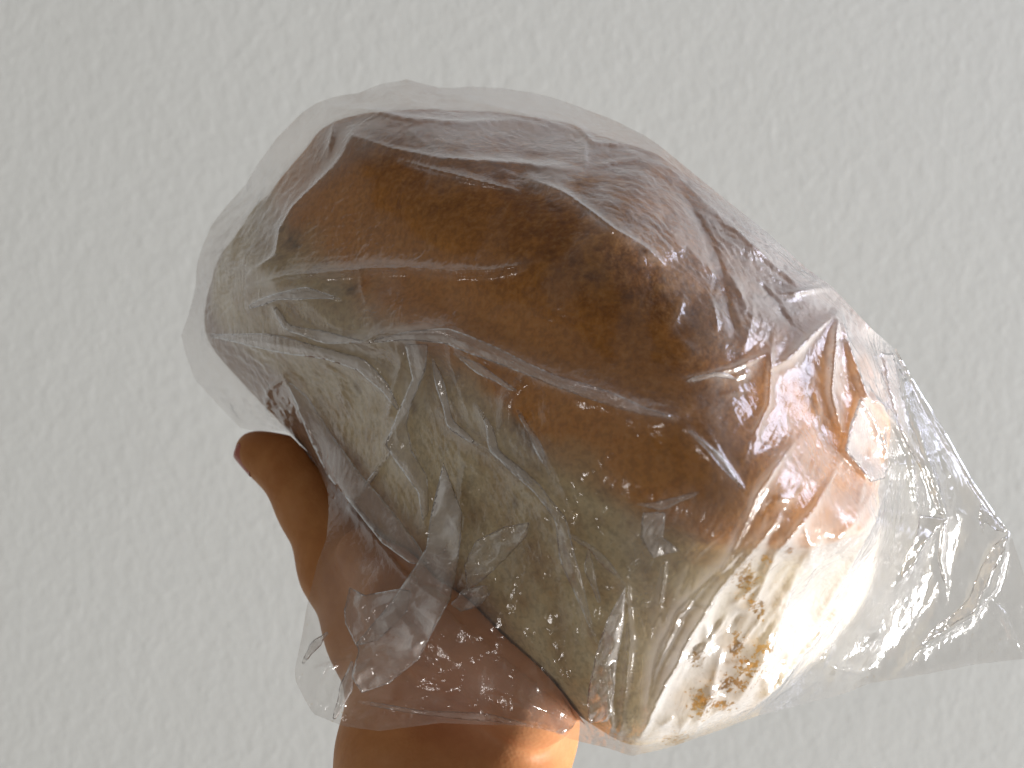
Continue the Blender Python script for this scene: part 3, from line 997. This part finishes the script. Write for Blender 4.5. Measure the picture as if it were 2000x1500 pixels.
def film_obj(name, X, f, gap, x, y, fogscale=1.0, near=None):
    contact = np.clip((13.0 - gap) / 9.0, 0, 1)
    # condensation haze, also painted sun glare and room reflection: dense on the right-hand end and in the loose left and top, thin over the middle of the crust
    p3 = np.stack([x / 60, y / 60, 0 * x], 1)
    wob = 45 * fbm(p3, 120, 4)
    dcl = seg_dist(x, y, CLEAR + CLEAR[:1])[0] * np.where(inside(CLEAR, x, y), -1, 1) + wob
    clear_zone = np.clip((40 - dcl) / 60, 0, 1)
    tail = np.clip((x - 1745 + 0.0 * y) / 30, 0, 1)
    low = np.clip((y + 0.95 * x - 1830) / 160, 0, 1) * np.clip((1240 - x) / 60, 0, 1) + np.clip((760 - x) / 100, 0, 1) * np.clip((y - 900) / 150, 0, 1)
    streak = np.zeros(len(x))
    for line, a_, w_ in FOLDS:
        d_, t_ = seg_dist(x, y, line)[:2]
        streak = np.maximum(streak, min(1, abs(a_) / 24) * np.exp(-(d_ / (w_ * 1.15)) ** 2) * np.sin(np.pi * np.clip(t_, 0.04, 0.96)) ** .5)  # milky doubled film at folds, also painting their broad pale highlights
    endw = np.clip((x - 1235 + 0.12 * (y - 1450)) / 60, 0, 1) * np.clip((y + 0.45 * (x - 1500) - 1000) / 190, 0, 1)
    fog = 0.33 * (1 - clear_zone) + 0.045 * clear_zone
    pal = np.clip((y - 0.66 * x - 235) / 60, 0, 1) * np.clip((1230 - x) / 80, 0, 1)
    fog = fog * (1 - pal) + 0.12 * pal
    shoulder_sheen = np.clip((x - 1320) / 220, 0, 1) * np.clip((985 - y) / 110, 0, 1) * np.clip((0.75 * x - 560 - y) / 160 + 1.2, 0, 1)
    fog = fog + 0.30 * shoulder_sheen * np.clip(0.6 + 0.9 * fbm(p3 * 1.5, 130, 4), 0, 1.3)  # extra haze paints the pale sheen over the right shoulder
    ridge = np.clip((gap - 14) / 22, 0, 1) * (1 - np.clip((gap - 70) / 40, 0, 1))
    fog = fog + 0.12 * ridge * (1 - low) + 0.17 * streak * np.clip(0.75 + 0.8 * fbm(p3 * 2.2, 140, 3), 0, 1.3) * (1 - 0.6 * np.clip(low, 0, 1))
    fog = fog * (1 - endw) + 0.82 * endw
    fog = fog * (1 - np.clip(low, 0, 1)) + 0.10 * np.clip(low, 0, 1)
    if near is not None:
        near = np.maximum(near, np.clip((x - 1380) / 120, 0, 1) * np.clip((1750 - x) / 20, 0, 1) * np.clip((900 - y) / 60, 0, 1))
        fog = fog * near + 0.07 * (1 - near)
    fog = (fog * (1 - tail) + 0.06 * tail) * fogscale
    contact = contact * (1 - 0.75 * shoulder_sheen) * (1 - 0.85 * endw) * (1 - 0.5 * (1 - clear_zone))
    wet = np.zeros(len(x))
    for a, b, ra, rb in WET:
        wet = np.maximum(wet, np.exp(-(((x - a) / ra) ** 2 + ((y - b) / rb) ** 2)))
    return mesh_obj(name, world_xyz(X - cview), f, film, bag, attrs={'contact': contact, 'fog': fog, 'wet': wet})


fv, ff, FX, fgap, fisb, fe_ = build_sheet(4.2)
film_obj('front_sheet', FX, ff, fgap, fv[:, 0], fv[:, 1], 1.0, fe_)
print('front', len(fv), round(time.time() - T0, 1))
fpx = project(FX)
_k = KDTree(len(fpx))
for i_, p_ in enumerate(fpx): _k.insert((p_[0], p_[1], 0), i_)
_k.balance()


def front_z(x, y, n=4):
    return np.array([np.mean([fpx[j[1], 2] for j in _k.find_n((a, b, 0), n)]) for a, b in zip(x, y)])


bv, bf_, BX, bgap, bisb, be_ = build_sheet(11.0, True, front_z)
film_obj('back_sheet', BX, bf_, bgap, bv[:, 0], bv[:, 1], 0.8, be_)
print('back', len(bv), round(time.time() - T0, 1))


# folded-over flaps: flattened double film with rounded edges
def tri(t):
    return np.abs((t % 1.0) * 2 - 1)


def flap(poly, lift=10, amp=14, wav=60, ang=60, seed=0, step=6.0, tilt=None, thick=3, fog=0.55):
    poly = np.asarray(poly, float)
    v, f, isb, _ = sheet_points(np.c_[poly, 0 * poly[:, 0]], step, 0.15)
    x, y = v[:, 0], v[:, 1]
    e = edges_of(f)
    z = front_z(x, y, 10)
    for _ in range(12): z = 0.5 * z + 0.5 * nbr_mean(e, z, len(v))
    ed = seg_dist(x, y, np.vstack([poly, poly[:1]]))[0]
    a = math.radians(ang)
    p3 = np.stack([x / 90, y / 90, 0 * x + seed], 1)
    wx = vnoise(p3, seed) * 0.7
    u = (-x * math.sin(a) + y * math.cos(a)) / wav
    q = (x * math.cos(a) + y * math.sin(a)) / (wav * 2.2)
    h = tri(u + wx + seed * .37) * 0.55 + tri(u * 0.55 + q + 0.6 * wx) * 0.6 + tri(q * 1.7 - u * 1.1 - wx) * 0.35
    z = z + lift + amp * h
    if tilt is not None: z = z + tilt[0] * (x - x.mean()) + tilt[1] * (y - y.mean())
    th = thick * np.sqrt(np.clip(ed / 16, 0, 1))
    z1 = z + th
    z2 = z - th * 0.6
    inner = np.where(~isb)[0]
    m2 = np.arange(len(v)); m2[inner] = len(v) + np.arange(len(inner))
    X = np.vstack([P(x, y, z1), P(x[inner], y[inner], z2[inner])])
    F = np.vstack([f, m2[f][:, ::-1]])
    xx = np.r_[x, x[inner]]; yy = np.r_[y, y[inner]]
    assert len(X)
    return film_obj('fold', X, F, np.full(len(X), 40.0), xx, yy, fog)


def ribbon(line, w0, w1=None, **k):
    """long narrow pleat; widths at its middle, tapering to the ends"""
    l = resample(np.asarray(line, float), 14)
    t = np.linspace(0, 1, len(l))
    d = np.gradient(l, axis=0); d /= np.linalg.norm(d, axis=1)[:, None]
    nn = np.stack([-d[:, 1], d[:, 0]], 1)
    w = w0 * np.sin(np.pi * np.clip(0.06 + 0.9 * t, 0, 1)) ** 0.8 * (1 + 0.25 * np.sin(t * 11 + w0))
    a = l + nn * w[:, None] * 0.5; b = l - nn * w[:, None] * 0.5
    k.setdefault('step', 4.5); k.setdefault('amp', 6); k.setdefault('lift', 5); k.setdefault('fog', 0.9); k.setdefault('thick', 2.0)
    return flap(np.vstack([a, b[::-1]]), **k)


flap([(866, 902), (884, 950), (903, 1000), (900, 1060), (893, 1110), (880, 1170), (850, 1225), (818, 1288), (760, 1335), (706, 1354),
      (686, 1322), (700, 1270), (694, 1258), (760, 1180), (815, 1100), (832, 1070), (842, 1000), (854, 950)], 16, 34, 52, 118, 1, 4.0, fog=2.3)
flap([(682, 1146), (712, 1162), (778, 1150), (802, 1153), (795, 1195), (740, 1250), (695, 1262), (674, 1218), (672, 1190)], 26, 24, 42, 110, 2, 4.0, fog=1.8)
flap([(555, 738), (600, 772), (650, 850), (700, 920), (760, 990), (815, 1060), (840, 1105), (800, 1100), (745, 1060), (690, 990), (640, 930), (605, 860)], 12, 9, 90, 50, 3)
flap([(912, 1152), (906, 1100), (930, 1056), (985, 1028), (1034, 1020), (1030, 1046), (985, 1095), (935, 1140)], 14, 16, 34, 140, 4, 4.0, fog=0.9)
flap([(905, 1150), (950, 1142), (958, 1160), (935, 1185), (900, 1195), (880, 1180)], 18, 22, 26, 150, 5, 4.0, fog=0.9)
flap([(1222, 1146), (1218, 1220), (1204, 1300), (1196, 1395), (1186, 1410), (1150, 1412), (1146, 1360), (1165, 1270), (1186, 1210)], 16, 22, 34, 100, 6, 4.0, fog=1.2)
flap([(790, 672), (836, 672), (832, 720), (800, 800), (795, 830), (805, 880), (835, 930), (838, 1000), (826, 1020), (815, 960), (775, 905), (752, 868), (775, 810), (805, 740)], 10, 9, 60, 70, 7, 5.0)
ribbon([(410, 655), (520, 667), (640, 692), (705, 712), (750, 755), (778, 800)], 30, seed=8, ang=20)
ribbon([(535, 598), (560, 640), (640, 660), (720, 669)], 20, seed=9, ang=20)
ribbon([(720, 668), (800, 655), (872, 656), (960, 690), (1080, 742), (1180, 775), (1255, 802), (1310, 815)], 30, seed=10, ang=25)
ribbon([(1110, 1042), (1160, 1075), (1224, 1144)], 14, seed=11, ang=45)
ribbon([(486, 600), (540, 579), (600, 572), (668, 584)], 20, seed=23, ang=10)
ribbon([(930, 790), (955, 830), (965, 880), (1045, 950)], 16, seed=24, ang=60)
ribbon([(885, 690), (960, 735), (1010, 765)], 16, seed=25, ang=40)
ribbon([(845, 700), (862, 760), (880, 830), (935, 870)], 18, seed=26, ang=70)
ribbon([(1010, 800), (1045, 860), (1075, 930)], 14, seed=27, ang=60)
ribbon([(1243, 985), (1290, 988), (1365, 962)], 16, seed=28, ang=0)
flap([(1255, 1000), (1300, 1000), (1296, 1050), (1330, 1075), (1275, 1090), (1250, 1050)], 8, 12, 30, 100, 29, 4.5, fog=0.9)
ribbon([(1150, 1062), (1150, 1110), (1172, 1180)], 16, seed=30, ang=80, fog=1.2)
ribbon([(768, 878), (725, 935), (690, 985)], 8, seed=31, ang=125)
ribbon([(1340, 745), (1400, 730), (1440, 740)], 12, seed=32, ang=0)
ribbon([(700, 1370), (820, 1392), (960, 1402), (1100, 1432)], 14, seed=33, ang=5, fog=0.7)
ribbon([(1342, 838), (1400, 890), (1450, 955)], 14, seed=12, ang=45)
ribbon([(960, 875), (1050, 955), (1095, 1015), (1108, 1090), (1130, 1150), (1165, 1255)], 26, seed=13, ang=60)
ribbon([(640, 1235), (610, 1265), (590, 1298)], 16, seed=14, ang=130, amp=10, fog=3.0)
ribbon([(688, 1292), (676, 1345), (652, 1405)], 22, seed=15, ang=110, amp=14, fog=3.0)
# open end of the bag at the right
flap([(1720, 690), (1748, 690), (1762, 760), (1782, 830), (1806, 890), (1826, 950), (1846, 1012), (1832, 1004), (1800, 920), (1760, 850), (1738, 780)], 18, 12, 40, 70, 16, 5.0)
flap([(1680, 776), (1722, 850), (1738, 905), (1730, 934), (1700, 942), (1672, 905), (1650, 880), (1660, 830)], 16, 16, 40, 70, 17, 5.0)
flap([(1846, 1012), (1838, 1030), (1800, 1065), (1780, 1110), (1757, 1132), (1768, 1090), (1790, 1040), (1795, 1005)], 16, 12, 30, 120, 18, 4.5)
flap([(1972, 1042), (1962, 1075), (1930, 1140), (1900, 1200), (1870, 1214), (1836, 1238), (1782, 1276), (1830, 1220), (1862, 1200), (1890, 1170), (1915, 1110), (1940, 1065)], 14, 14, 30, 120, 19, 4.5)
ribbon([(1748, 682), (1800, 782), (1850, 868), (1900, 948), (1945, 1013), (1970, 1040)], 16, seed=20, ang=60, fog=1.6)
ribbon([(1845, 1014), (1836, 1090), (1850, 1152)], 12, seed=21, ang=80, fog=1.6)
flap([(1915, 980), (1942, 1010), (1968, 1040), (1945, 1036), (1925, 1020), (1920, 1045), (1912, 1015)], 12, 8, 24, 50, 22, 4.0)
print('folds', round(time.time() - T0, 1))
